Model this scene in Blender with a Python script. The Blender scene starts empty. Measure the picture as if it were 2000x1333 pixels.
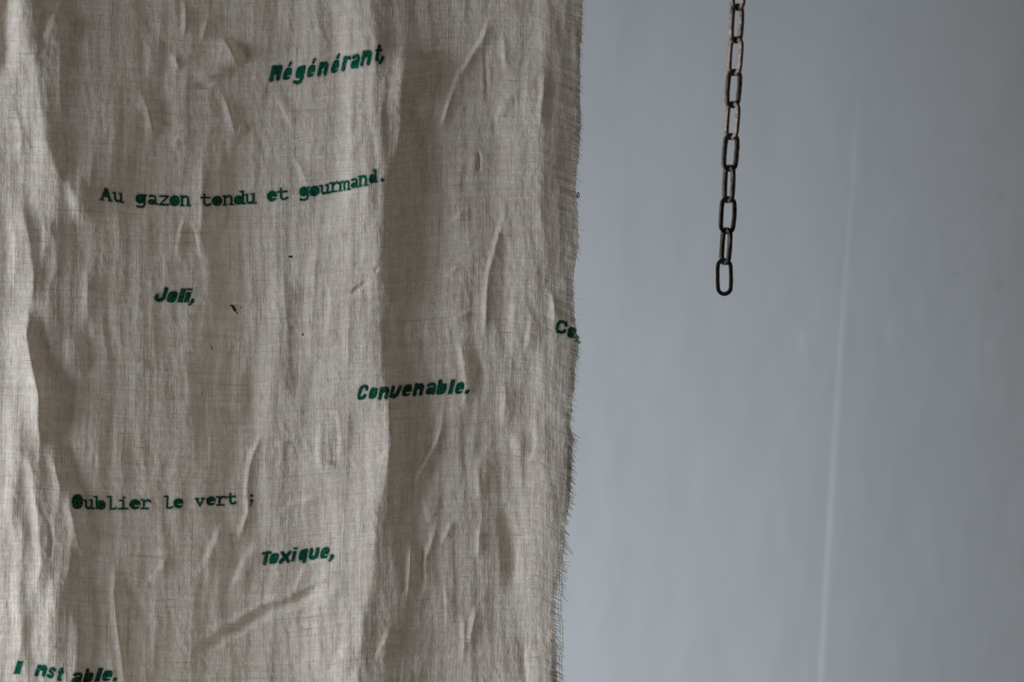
import bpy, math, random
import numpy as np
from mathutils import Vector, Matrix

random.seed(7)
rng = np.random.default_rng(11)
scene = bpy.context.scene
COL = scene.collection

# ------------------------------------------------------------------ camera
W, H = 2000.0, 1333.0
LENS = 50.0
F = W * LENS / 36.0                 # focal length in pixels
S = 0.00025                         # metres per pixel at the cloth
PITCH, ROLL = math.radians(10.4), math.radians(1.2)
D = F * S
fwd = Vector((0, math.cos(PITCH), -math.sin(PITCH)))
cam_loc = -fwd * D
right0 = Vector((1, 0, 0))
up0 = right0.cross(fwd)
# world verticals lean to the right at the top of the picture
RIGHT = right0 * math.cos(ROLL) + up0 * math.sin(ROLL)
UP = -right0 * math.sin(ROLL) + up0 * math.cos(ROLL)
cam_data = bpy.data.cameras.new('camera')
cam = bpy.data.objects.new('camera', cam_data)
COL.objects.link(cam)
m = Matrix((RIGHT, UP, -fwd)).transposed().to_4x4()
m.translation = cam_loc
cam.matrix_world = m
cam_data.lens = LENS
cam_data.sensor_width = 36.0
cam_data.clip_start = 0.01
cam_data.dof.use_dof = True
cam_data.dof.focus_distance = D
cam_data.dof.aperture_fstop = 7.0
scene.camera = cam

# ------------------------------------------------------------------ light
WALL_Y = 0.40
ROOM_X0, ROOM_X1, ROOM_Y0, ROOM_Z0, ROOM_Z1 = -1.60, 1.90, -2.60, -1.65, 1.15
WIN_Y0, WIN_Y1, WIN_Z0, WIN_Z1 = -1.00, 0.26, -0.95, 0.13
world = bpy.data.worlds.new('world')
scene.world = world
world.use_nodes = True
world.node_tree.nodes['Background'].inputs[0].default_value = (0.62, 0.72, 0.85, 1)
world.node_tree.nodes['Background'].inputs[1].default_value = 1.0
ld = bpy.data.lights.new('window_daylight', 'AREA')
ld.shape = 'RECTANGLE'
SKY_Y0, SKY_Y1, SKY_Z0, SKY_Z1 = -1.70, 0.60, -0.40, 0.62      # patch of overcast sky outside the window
ld.size = SKY_Y1 - SKY_Y0
ld.size_y = SKY_Z1 - SKY_Z0
ld.energy = 302.0
ld.color = (0.86, 0.94, 1.0)
lo = bpy.data.objects.new('window_daylight', ld)
lo.location = (ROOM_X0 - 1.0, (SKY_Y0 + SKY_Y1) / 2, (SKY_Z0 + SKY_Z1) / 2)
lo.rotation_euler = (math.radians(90), 0, math.radians(-90))
COL.objects.link(lo)
scene.view_settings.view_transform = 'Standard'
scene.view_settings.look = 'None'
scene.view_settings.exposure = 0.0
scene.view_settings.gamma = 1.0
scene.view_settings.use_curve_mapping = False


# ------------------------------------------------------------------ helpers
def px_plane(u, v, y=0.0):
    """pixel arrays -> x, z on the vertical plane at depth y"""
    u = np.asarray(u, float); v = np.asarray(v, float)
    a = (u - W / 2) / F
    b = -(v - H / 2) / F
    dx = fwd.x + a * RIGHT.x + b * UP.x
    dy = fwd.y + a * RIGHT.y + b * UP.y
    dz = fwd.z + a * RIGHT.z + b * UP.z
    t = (y - cam_loc.y) / dy
    return cam_loc.x + dx * t, cam_loc.z + dz * t


def link(o, parent=None):
    COL.objects.link(o)
    if parent is not None:
        o.parent = parent
    return o


def mesh_obj(name, verts, faces, mat, parent=None, smooth=False):
    me = bpy.data.meshes.new(name)
    me.from_pydata([tuple(p) for p in verts], [], faces)
    me.materials.append(mat)
    if smooth:
        me.polygons.foreach_set('use_smooth', [True] * len(me.polygons))
    me.update()
    return link(bpy.data.objects.new(name, me), parent)


def grid_obj(name, P, mat, parent=None, attrs=None, uv=None, keep=None):
    """P: (rows, cols, 3) grid mesh; keep: optional (rows-1, cols-1) mask"""
    r, c = P.shape[:2]
    idx = np.arange(r * c).reshape(r, c)
    q = np.stack([idx[:-1, :-1], idx[1:, :-1], idx[1:, 1:], idx[:-1, 1:]], -1)
    q = q.reshape(-1, 4) if keep is None else q[keep]
    used = np.unique(q)
    remap = np.zeros(r * c, np.int64); remap[used] = np.arange(len(used))
    q = remap[q]
    me = bpy.data.meshes.new(name)
    me.vertices.add(len(used))
    me.vertices.foreach_set('co', P.reshape(-1, 3)[used].astype(np.float32).ravel())
    me.loops.add(q.size)
    me.loops.foreach_set('vertex_index', q.astype(np.int32).ravel())
    me.polygons.add(len(q))
    me.polygons.foreach_set('loop_start', np.arange(0, q.size, 4, dtype=np.int32))
    me.polygons.foreach_set('use_smooth', np.ones(len(q), bool))
    me.update(calc_edges=True)
    for k, a in (attrs or {}).items():
        at = me.attributes.new(k, 'FLOAT', 'POINT')
        at.data.foreach_set('value', np.asarray(a, np.float32).ravel()[used])
    for k, a in (uv or {}).items():
        at = me.attributes.new(k, 'FLOAT_VECTOR', 'POINT')
        at.data.foreach_set('vector', a.reshape(-1, 3)[used].astype(np.float32).ravel())
    me.materials.append(mat)
    return link(bpy.data.objects.new(name, me), parent)


def box(name, x0, x1, y0, y1, z0, z1, mat, parent=None):
    v = [(x, y, z) for x in (x0, x1) for y in (y0, y1) for z in (z0, z1)]
    f = [(0, 1, 3, 2), (4, 6, 7, 5), (0, 4, 5, 1), (2, 3, 7, 6), (0, 2, 6, 4), (1, 5, 7, 3)]
    return mesh_obj(name, v, f, mat, parent)


def tube(path, rad, sides=4):
    """list of points, list of radii -> verts, faces"""
    vs, fs = [], []
    path = [Vector(p) for p in path]
    for i, p in enumerate(path):
        d = (path[min(i + 1, len(path) - 1)] - path[max(i - 1, 0)]).normalized()
        a = d.orthogonal().normalized() if abs(d.y) > 0.95 else d.cross(Vector((0, 1, 0))).normalized()
        b = d.cross(a)
        for k in range(sides):
            t = 2 * math.pi * k / sides
            vs.append(p + (a * math.cos(t) + b * math.sin(t)) * rad[i])
        if i:
            o = (i - 1) * sides
            for k in range(sides):
                k2 = (k + 1) % sides
                fs.append((o + k, o + k2, o + sides + k2, o + sides + k))
    return vs, fs


def perlin(x, y, seed):
    r = np.random.default_rng(seed)
    n = 512
    perm = r.permutation(n); perm = np.concatenate([perm, perm])
    ang = r.uniform(0, 2 * np.pi, n)
    xi = np.floor(x).astype(int); yi = np.floor(y).astype(int)
    xf = x - xi; yf = y - yi
    def g(ix, iy, fx, fy):
        a = ang[perm[(perm[ix % n] + iy) % n]]
        return np.cos(a) * fx + np.sin(a) * fy
    s = xf ** 3 * (xf * (xf * 6 - 15) + 10); t = yf ** 3 * (yf * (yf * 6 - 15) + 10)
    a = g(xi, yi, xf, yf) * (1 - s) + g(xi + 1, yi, xf - 1, yf) * s
    b = g(xi, yi + 1, xf, yf - 1) * (1 - s) + g(xi + 1, yi + 1, xf - 1, yf - 1) * s
    return (a * (1 - t) + b * t) * 1.5


def sstep(a, b, x):
    t = np.clip((x - a) / (b - a), 0, 1)
    return t * t * (3 - 2 * t)


def new_mat(name):
    mt = bpy.data.materials.new(name)
    mt.use_nodes = True
    nt = mt.node_tree
    nt.nodes.clear()
    out = nt.nodes.new('ShaderNodeOutputMaterial')
    return mt, nt, out


class N:
    """tiny node builder"""
    def __init__(s, nt): s.nt = nt
    def node(s, t, **kw):
        n = s.nt.nodes.new(t)
        for k, v in kw.items(): setattr(n, k, v)
        return n
    def put(s, sock, v):
        if hasattr(v, 'is_output') or isinstance(v, bpy.types.NodeSocket): s.nt.links.new(v, sock)
        else: sock.default_value = v
    def math(s, op, a, b=0.0, c=None, clamp=False):
        n = s.node('ShaderNodeMath', operation=op, use_clamp=clamp)
        s.put(n.inputs[0], a); s.put(n.inputs[1], b)
        if c is not None: s.put(n.inputs[2], c)
        return n.outputs[0]
    def vec(s, x, y, z=0.0):
        n = s.node('ShaderNodeCombineXYZ')
        for i, q in enumerate((x, y, z)): s.put(n.inputs[i], q)
        return n.outputs[0]
    def noise(s, v, scale=1.0, detail=2.0, rough=0.5):
        n = s.node('ShaderNodeTexNoise')
        s.put(n.inputs['Vector'], v); s.put(n.inputs['Scale'], scale)
        n.inputs['Detail'].default_value = detail; n.inputs['Roughness'].default_value = rough
        return n.outputs['Fac']
    def remap(s, v, a, b, c=0.0, d=1.0):
        n = s.node('ShaderNodeMapRange', interpolation_type='SMOOTHSTEP')
        s.put(n.inputs[0], v)
        for i, q in enumerate((a, b, c, d)): n.inputs[i + 1].default_value = q
        return n.outputs[0]
    def mix(s, f, a, b):
        n = s.node('ShaderNodeMix', data_type='RGBA')
        s.put(n.inputs[0], f); s.put(n.inputs[6], a); s.put(n.inputs[7], b)
        return n.outputs[2]
    def shade(s, f, a, b):
        n = s.node('ShaderNodeMixShader')
        s.put(n.inputs[0], f); s.nt.links.new(a, n.inputs[1]); s.nt.links.new(b, n.inputs[2])
        return n.outputs[0]


def plain_mat(name, col, rough=0.8, bump=0.0, bscale=30.0, var=0.06):
    mt, nt, out = new_mat(name)
    n = N(nt)
    tc = n.node('ShaderNodeTexCoord').outputs['Object']
    p = n.node('ShaderNodeBsdfPrincipled')
    f = n.noise(tc, bscale * 0.2, 3)
    c2 = tuple(c * (1 - 2 * var) for c in col)
    n.put(p.inputs['Base Color'], n.mix(f, (*col, 1), (*c2, 1)))
    p.inputs['Roughness'].default_value = rough
    if bump:
        b = n.node('ShaderNodeBump')
        b.inputs['Strength'].default_value = bump
        b.inputs['Distance'].default_value = 0.002
        n.put(b.inputs['Height'], n.noise(tc, bscale, 4))
        nt.links.new(b.outputs[0], p.inputs['Normal'])
    nt.links.new(p.outputs[0], out.inputs[0])
    return mt


# ------------------------------------------------------------------ room
def wall_paint(name='grey_wall_paint', seam=False):
    mt, nt, out = new_mat(name)
    n = N(nt)
    tc = n.node('ShaderNodeTexCoord').outputs['Object']
    sep = n.node('ShaderNodeSeparateXYZ'); nt.links.new(tc, sep.inputs[0])
    X, Z = sep.outputs[0], sep.outputs[2]
    p = n.node('ShaderNodeBsdfPrincipled')
    p.inputs['Roughness'].default_value = 0.62
    p.inputs['Specular IOR Level'].default_value = 0.3
    base = n.mix(n.noise(tc, 5.0, 3), (0.535, 0.556, 0.585, 1), (0.555, 0.576, 0.605, 1))
    col = base
    # smudges and old filler marks on the paint: centre px, radius px, strength, colour
    for (u, v, ru, rv, s, c) in [(1665, 366, 16, 7, .28, (.42, .45, .47)), (1957, 381, 9, 10, .25, (.36, .39, .42)),
                                 (1925, 268, 12, 9, .15, (.4, .42, .44)), (1868, 536, 14, 8, .22, (.4, .42, .44)),
                                 (1897, 522, 18, 6, .2, (.38, .4, .42)), (1951, 560, 8, 14, .25, (.38, .41, .45)),
                                 (1332, 805, 16, 10, .22, (.5, .5, .44)), (1325, 580, 30, 14, .14, (.56, .55, .5)),
                                 (1752, 915, 5, 12, .25, (.42, .45, .48)), (1515, 385, 16, 9, .12, (.48, .5, .52)),
                                 (1565, 665, 7, 26, .25, (.72, .76, .8)), (1736, 650, 10, 30, .15, (.7, .73, .78)),
                                 (1930, 675, 9, 14, .2, (.72, .74, .8)), (1880, 830, 20, 8, .14, (.46, .48, .47))]:
        x, z = px_plane(u, v, WALL_Y); k = S * 1.55
        dx = n.math('DIVIDE', n.math('SUBTRACT', X, float(x)), ru * k)
        dz = n.math('DIVIDE', n.math('SUBTRACT', Z, float(z)), rv * k)
        r = n.math('ADD', n.math('MULTIPLY', dx, dx), n.math('MULTIPLY', dz, dz))
        r = n.math('ADD', r, n.math('MULTIPLY_ADD', n.noise(tc, 180.0, 2), 1.2, -0.6))
        col = n.mix(n.remap(r, 1.4, 0.1, 0.0, s), col, (*c, 1))
    if seam:                    # newer, paler filler along the joint, thinning out upwards
        z0, z1 = (float(px_plane(1650, q, WALL_Y)[1]) for q in (1000, 60))
        col = n.mix(n.remap(Z, z0, z1, .55, .12), col, (.69, .715, .75, 1))
    n.put(p.inputs['Base Color'], col)
    b = n.node('ShaderNodeBump')
    b.inputs['Strength'].default_value = 0.35
    b.inputs['Distance'].default_value = 0.004
    n.put(b.inputs['Height'], n.noise(n.vec(n.math('MULTIPLY', X, 9.0), sep.outputs[1], n.math('MULTIPLY', Z, 5.0)), 1.6, 3))
    nt.links.new(b.outputs[0], p.inputs['Normal'])
    nt.links.new(p.outputs[0], out.inputs[0])
    return mt


M_wall = wall_paint()
M_seam = wall_paint('pale_joint_filler', True)
M_room = plain_mat('pale_room_paint', (0.30, 0.26, 0.22), 0.8, 0.1, 20)
M_floor = plain_mat('worn_floor_boards', (0.20, 0.15, 0.10), 0.6, 0.2, 12, 0.15)
M_frame = plain_mat('white_window_paint', (0.70, 0.70, 0.68), 0.5)
T = 0.06
wall_back = box('wall_back', ROOM_X0 - T, ROOM_X1 + T, WALL_Y, WALL_Y + T, ROOM_Z0, ROOM_Z1, M_wall)
structure = [wall_back,
             box('wall_right', ROOM_X1, ROOM_X1 + T, ROOM_Y0, WALL_Y, ROOM_Z0, ROOM_Z1, M_room),
             box('wall_front', ROOM_X0 - T, ROOM_X1 + T, ROOM_Y0 - T, ROOM_Y0, ROOM_Z0, ROOM_Z1, M_room),
             box('floor', ROOM_X0 - T, ROOM_X1 + T, ROOM_Y0 - T, WALL_Y + T, ROOM_Z0 - T, ROOM_Z0, M_floor),
             box('ceiling', ROOM_X0 - T, ROOM_X1 + T, ROOM_Y0 - T, WALL_Y + T, ROOM_Z1, ROOM_Z1 + T, M_room)]


def wall_with_hole():
    ys = [ROOM_Y0, WIN_Y0, WIN_Y1, WALL_Y]; zs = [ROOM_Z0, WIN_Z0, WIN_Z1, ROOM_Z1]
    v, f = [], []
    for i in range(3):
        for j in range(3):
            if i == 1 and j == 1: continue
            o = len(v)
            v += [(x, y, z) for x in (ROOM_X0 - T, ROOM_X0) for y in (ys[i], ys[i + 1]) for z in (zs[j], zs[j + 1])]
            f += [tuple(o + k for k in q) for q in
                  ((0, 1, 3, 2), (4, 6, 7, 5), (0, 4, 5, 1), (2, 3, 7, 6), (0, 2, 6, 4), (1, 5, 7, 3))]
    return mesh_obj('wall_left', v, f, M_room)


structure.append(wall_with_hole())
win = bpy.data.objects.new('window_1', None); link(win)
win.location = (ROOM_X0 - T / 2, (WIN_Y0 + WIN_Y1) / 2, WIN_Z0)
structure.append(win)
hw, hh = (WIN_Y1 - WIN_Y0) / 2, WIN_Z1 - WIN_Z0
for nm, a in (('window_frame', (-hw, -hw + .05, 0, hh)), ('window_frame', (hw - .05, hw, 0, hh)),
              ('window_frame', (-hw, hw, 0, .05)), ('window_frame', (-hw, hw, hh - .05, hh)),
              ('mullion', (-.015, .015, .05, hh - .05))):
    box(nm, -.02, .02, a[0], a[1], a[2], a[3], M_frame, win)
for o in structure:
    o['kind'] = 'structure'

# raised seam down the back wall: slow rise on the left, quick drop on the right
sv = np.linspace(-260, 1700, 120)
su = np.interp(sv, [-260, 0, 365, 560, 730, 900, 1100, 1333, 1700], [1709, 1690, 1667, 1652, 1640, 1630, 1618, 1605, 1584])
prof_d = np.array([-8.5, -7, -5, -2.5, 0, 2.5, 5, 7, 8.5])
prof_h = np.array([0.0, .25, .6, .9, 1.0, .9, .6, .25, 0.0])
amp = np.interp(sv, [-260, 0, 300, 600, 1333, 1700], [.08, .1, .15, .2, .25, .25])
P = np.zeros((len(sv), len(prof_d), 3))
for i in range(len(sv)):
    x, z = px_plane(su[i] + prof_d * np.interp(sv[i], [0, 700], [.9, 1.0]), np.full(len(prof_d), sv[i]), WALL_Y)
    P[i, :, 0] = x; P[i, :, 2] = z
    P[i, :, 1] = WALL_Y + 0.00002 - prof_h * amp[i] * S * 1.5
seam = grid_obj('plaster_seam', P, M_seam, wall_back)
seam['label'] = 'thin raised vertical seam in the painted wall'

# ------------------------------------------------------------------ linen cloth
EDGE = np.array([(-900, 1150), (-300, 1144), (0, 1138), (60, 1136), (110, 1133), (200, 1132), (225, 1135), (260, 1134), (300, 1131),
                 (330, 1127), (370, 1125), (400, 1128), (450, 1129), (483, 1130), (500, 1125), (540, 1121), (580, 1121),
                 (620, 1123), (650, 1127), (672, 1131), (690, 1129), (708, 1125), (760, 1121), (800, 1117), (836, 1114),
                 (860, 1119), (890, 1118), (950, 1115), (990, 1112), (1010, 1106), (1040, 1104), (1075, 1102), (1100, 1098),
                 (1130, 1093), (1160, 1087), (1200, 1084), (1250, 1086), (1333, 1089), (1500, 1086), (2400, 1075)], float)


def edge_x(v):
    return np.interp(v, EDGE[:, 0], EDGE[:, 1]) + 1.6 * perlin(v / 9.0, v * 0 + .5, 91) + 1.0 * perlin(v / 3.1, v * 0 + .5, 92)


# creases read off the cloth: (points, height, left width, right width, sharp)
RIDGES = [
    # the long main fold
    ([(788, 60), (786, 140), (780, 200), (777, 260), (766, 320), (753, 360), (748, 420), (746, 560), (748, 680),
      (751, 760), (760, 810), (766, 860), (757, 910), (746, 960), (734, 1000), (729, 1060), (726, 1120), (714, 1180),
      (704, 1260), (699, 1340), (690, 1900)], 26, 120, 82, 1),
    ([(812, -500), (806, -60), (800, 60), (788, 160), (782, 240)], 13, 110, 90, 0),
    # bright band left of it, with a sharp left border
    ([(722, -300), (724, 0), (726, 120), (728, 230), (722, 320), (712, 420)], 7, 62, 40, 0),
    ([(664, -300), (663, 60), (664, 200), (662, 330), (655, 450)], -7, 60, 26, 0),
    # left edge folds
    ([(52, -500), (46, -20), (44, 30), (52, 80), (68, 115), (73, 160), (83, 210), (96, 290), (112, 330), (146, 392), (160, 460)], 21, 75, 120, 1),
    ([(18, -300), (14, 30), (12, 110), (6, 170)], -9, 20, 26, 0),
    ([(38, 380), (55, 460), (63, 510), (65, 570), (56, 620)], 6, 40, 24, 1),
    ([(56, 590), (52, 650), (60, 710), (73, 770), (76, 830), (80, 890)], 16, 50, 36, 1),
    ([(48, 860), (62, 930), (75, 1010), (80, 1090), (70, 1180)], 5, 26, 16, 1), ([(20, 900), (25, 1000), (36, 1100)], 4, 22, 16, 0),
    ([(112, 1110), (100, 1200), (96, 1330)], 4, 26, 16, 0), ([(66, 1180), (60, 1260), (70, 1340)], -4, 20, 16, 0),
    ([(100, 880), (116, 940), (122, 1000)], 4, 20, 12, 1), ([(26, 420), (34, 500), (26, 580)], 4, 20, 14, 1), ([(102, 430), (112, 500), (104, 570)], 3, 18, 14, 0),
    ([(84, 410), (90, 470), (84, 520)], 3, 14, 10, 0), ([(24, 200), (40, 250), (36, 330)], 4, 20, 14, 1), ([(58, 150), (50, 210), (60, 270)], 3, 14, 10, 0),
    ([(80, 830), (104, 925), (124, 980), (136, 1045), (131, 1110), (128, 1165), (138, 1225), (142, 1300), (143, 1420), (140, 1900)], 13, 76, 46, 0),
    ([(141, 640), (140, 690), (136, 748)], 6, 28, 16, 0), ([(173, 490), (172, 560), (169, 655)], 4.5, 26, 10, 1),
    ([(98, 1010), (100, 1060), (94, 1110)], -3, 8, 8, 0), ([(20, 760), (24, 860), (30, 960)], 5, 26, 20, 0),
    ([(44, 1010), (42, 1090), (38, 1180), (50, 1300)], 5, 30, 26, 0),
    # upper left crumples
    ([(432, 72), (452, 98), (468, 132)], 10, 48, 18, 1), ([(366, 146), (410, 143), (468, 137)], 4, 30, 10, 1),
    ([(268, 172), (286, 202), (296, 232), (300, 285)], 4.5, 26, 9, 1), ([(335, 98), (342, 118), (352, 140)], 3.5, 16, 8, 1),
    ([(298, 60), (302, 100), (300, 140), (292, 165)], 3.0, 30, 10, 0), ([(424, 168), (446, 212), (455, 245), (470, 292)], 3.6, 15, 10, 1),
    ([(474, 232), (466, 268)], 3, 12, 7, 1), ([(540, 175), (560, 215), (574, 260)], 2.5, 14, 10, 0),
    ([(566, 292), (588, 330), (602, 372)], 2.6, 10, 9, 1), ([(362, 0), (366, 40), (358, 80)], 3, 14, 8, 1),
    ([(408, 20), (400, 60), (392, 90)], 2.6, 12, 8, 1), ([(426, 280), (428, 340), (424, 410), (412, 480)], 5, 56, 26, 0),
    ([(398, 300), (394, 380), (398, 470)], 2.2, 10, 10, 0), ([(372, 166), (400, 172), (420, 158)], -2.5, 9, 9, 0),
    ([(112, 20), (104, 60), (92, 90)], 4, 24, 16, 0), ([(136, 330), (150, 400), (146, 450)], 3, 20, 14, 0),
    ([(330, 285), (350, 268), (372, 262)], 1.8, 9, 9, 0), ([(345, 520), (352, 445), (368, 420)], 2.2, 10, 8, 0),
    ([(395, 520), (386, 450), (372, 425)], 2.2, 8, 10, 0),
    # right of the main fold
    ([(958, 12), (951, 60), (940, 86), (914, 121), (891, 155), (880, 192), (870, 232), (852, 266)], 4.2, 11, 10, 1),
    ([(946, 86), (950, 130), (948, 210)], -2.2, 6, 7, 0), ([(985, 66), (986, 120), (992, 160)], 3.4, 12, 12, 1),
    ([(990, 190), (976, 215), (968, 250)], 2.4, 9, 9, 0), ([(932, 288), (934, 340)], -3.5, 6, 7, 0),
    ([(990, 410), (975, 450), (958, 520), (949, 580), (948, 672)], 3.6, 13, 10, 1),
    ([(916, 400), (888, 432), (862, 452)], 2, 9, 10, 0), ([(902, 512), (866, 545)], 2.4, 8, 9, 1),
    ([(893, 648), (905, 692), (909, 762), (905, 826)], 5, 16, 9, 1), ([(878, 622), (902, 618), (922, 608)], 2.4, 8, 8, 1),
    ([(930, 670), (944, 720), (938, 800)], -3, 16, 12, 0), ([(700, 250), (688, 290), (672, 318)], 2.2, 9, 9, 0),
    ([(864, 780), (861, 830), (852, 866), (832, 908), (816, 936), (800, 964)], 6.5, 17, 11, 1),
    ([(984, 740), (986, 800), (984, 842)], 5, 12, 18, 1), ([(1004, 840), (1010, 870), (1026, 900)], 4, 22, 14, 0),
    ([(722, 546), (704, 562), (683, 578)], -3.2, 6, 7, 0), ([(742, 520), (730, 532)], -2, 6, 6, 0),
    ([(618, 430), (622, 480), (612, 560), (606, 650), (610, 740)], 4.2, 22, 16, 1),
    ([(640, 520), (648, 600), (640, 690)], 3, 14, 14, 0), ([(682, 560), (680, 660), (676, 740)], 3.4, 22, 14, 1),
    ([(566, 520), (552, 600), (545, 720), (548, 800)], 7, 40, 40, 0), ([(634, 820), (622, 880), (640, 950)], 3.4, 16, 14, 0),
    ([(656, 780), (668, 860), (664, 920)], 3, 14, 12, 0), ([(500, 700), (490, 800), (478, 870)], -5, 34, 34, 0),
    # around the hook shaped crease
    ([(524, 830), (514, 850), (496, 880), (484, 918), (480, 962), (486, 1000), (473, 1040), (457, 1080)], 5.2, 14, 12, 1),
    ([(536, 868), (552, 858), (575, 862)], 2.2, 8, 9, 0), ([(540, 1002), (566, 990), (604, 978), (640, 976)], 3.6, 13, 8, 1),
    ([(440, 1014), (428, 1050), (408, 1096), (386, 1140)], 4.4, 22, 17, 0), ([(510, 1040), (490, 1080), (470, 1120), (452, 1170)], 3.6, 18, 14, 0),
    ([(560, 880), (620, 905), (690, 925), (748, 912)], 2.6, 20, 18, 0), ([(770, 876), (748, 890), (736, 908)], 2.6, 12, 10, 0),
    ([(128, 920), (138, 990), (154, 1062), (166, 1118)], 4, 22, 14, 1), ([(152, 1090), (172, 1072), (192, 1058)], 2.4, 9, 10, 0),
    ([(222, 1080), (224, 1150), (229, 1220), (238, 1290), (247, 1360)], 4.2, 18, 12, 1), ([(330, 1085), (316, 1110), (292, 1140)], 2.2, 10, 9, 0),
    ([(212, 1260), (228, 1320), (238, 1400)], 3, 22, 14, 0), ([(268, 722), (286, 704)], 1.8, 9, 9, 0),
    ([(368, 640), (362, 700), (372, 760), (366, 830)], 2.4, 18, 12, 0), ([(255, 1120), (262, 1180), (300, 1240)], -2.6, 20, 20, 0),
    # the deep diagonal crease near the hem
    ([(372, 1282), (402, 1262), (436, 1244), (500, 1206), (560, 1180), (624, 1152), (668, 1126)], -6.0, 15, 18, 0),
    ([(380, 1248), (440, 1220), (520, 1178), (600, 1146)], 2.6, 16, 12, 0), ([(600, 1090), (588, 1130), (572, 1160)], 2.4, 12, 12, 0),
    ([(640, 1100), (634, 1150), (622, 1200), (628, 1260), (620, 1340)], 4, 26, 18, 0), ([(690, 1250), (668, 1280), (646, 1330)], 3.6, 18, 16, 0),
    ([(768, 1216), (752, 1260), (736, 1300)], 3, 14, 10, 0),
    # lower right pleats
    ([(806, 1040), (800, 1130), (790, 1204)], 4.2, 14, 12, 1), ([(862, 1000), (842, 1060), (828, 1110), (834, 1130), (818, 1196)], 3.6, 14, 12, 1),
    ([(870, 1130), (872, 1190), (872, 1244)], 2.6, 9, 9, 0), ([(888, 1010), (862, 1066)], 3, 12, 10, 1),
    ([(905, 1200), (907, 1250), (904, 1300)], 3.2, 10, 10, 1), ([(932, 1180), (922, 1230), (914, 1270)], 3.4, 12, 10, 1),
    ([(940, 1018), (935, 1060), (930, 1100)], 4, 12, 10, 1), ([(944, 860), (940, 920), (936, 990)], 4, 20, 18, 0),
    ([(820, 960), (838, 990), (848, 1040)], 3, 18, 18, 0), ([(975, 960), (990, 1010), (1000, 1100), (1006, 1180)], -4.5, 26, 22, 0),
    ([(1026, 1240), (1020, 1290), (1030, 1360)], -3, 14, 12, 0), ([(990, 1160), (960, 1172), (932, 1178)], -2, 9, 9, 0),
    # fold just inside the frayed edge
    ([(1094, -500), (1086, -20), (1084, 60), (1071, 150), (1062, 230), (1067, 300), (1072, 400), (1076, 500), (1077, 590), (1090, 680),
      (1084, 760), (1096, 840), (1088, 900), (1060, 960), (1056, 1010), (1049, 1100), (1047, 1150), (1056, 1250), (1054, 1333), (1050, 1900)], 3, 44, 50, 0),
    ([(1064, 120), (1060, 190), (1054, 262)], 3.6, 14, 10, 1), ([(1010, 560), (1004, 640), (1012, 720)], 3, 20, 20, 0),
    ([(1040, 600), (1036, 660), (1030, 700)], 2.4, 14, 14, 0), ([(1076, 560), (1084, 606), (1082, 640)], 3, 12, 8, 1),
    ([(1046, 800), (1050, 860), (1040, 930)], 3.4, 18, 18, 0),
]


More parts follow.
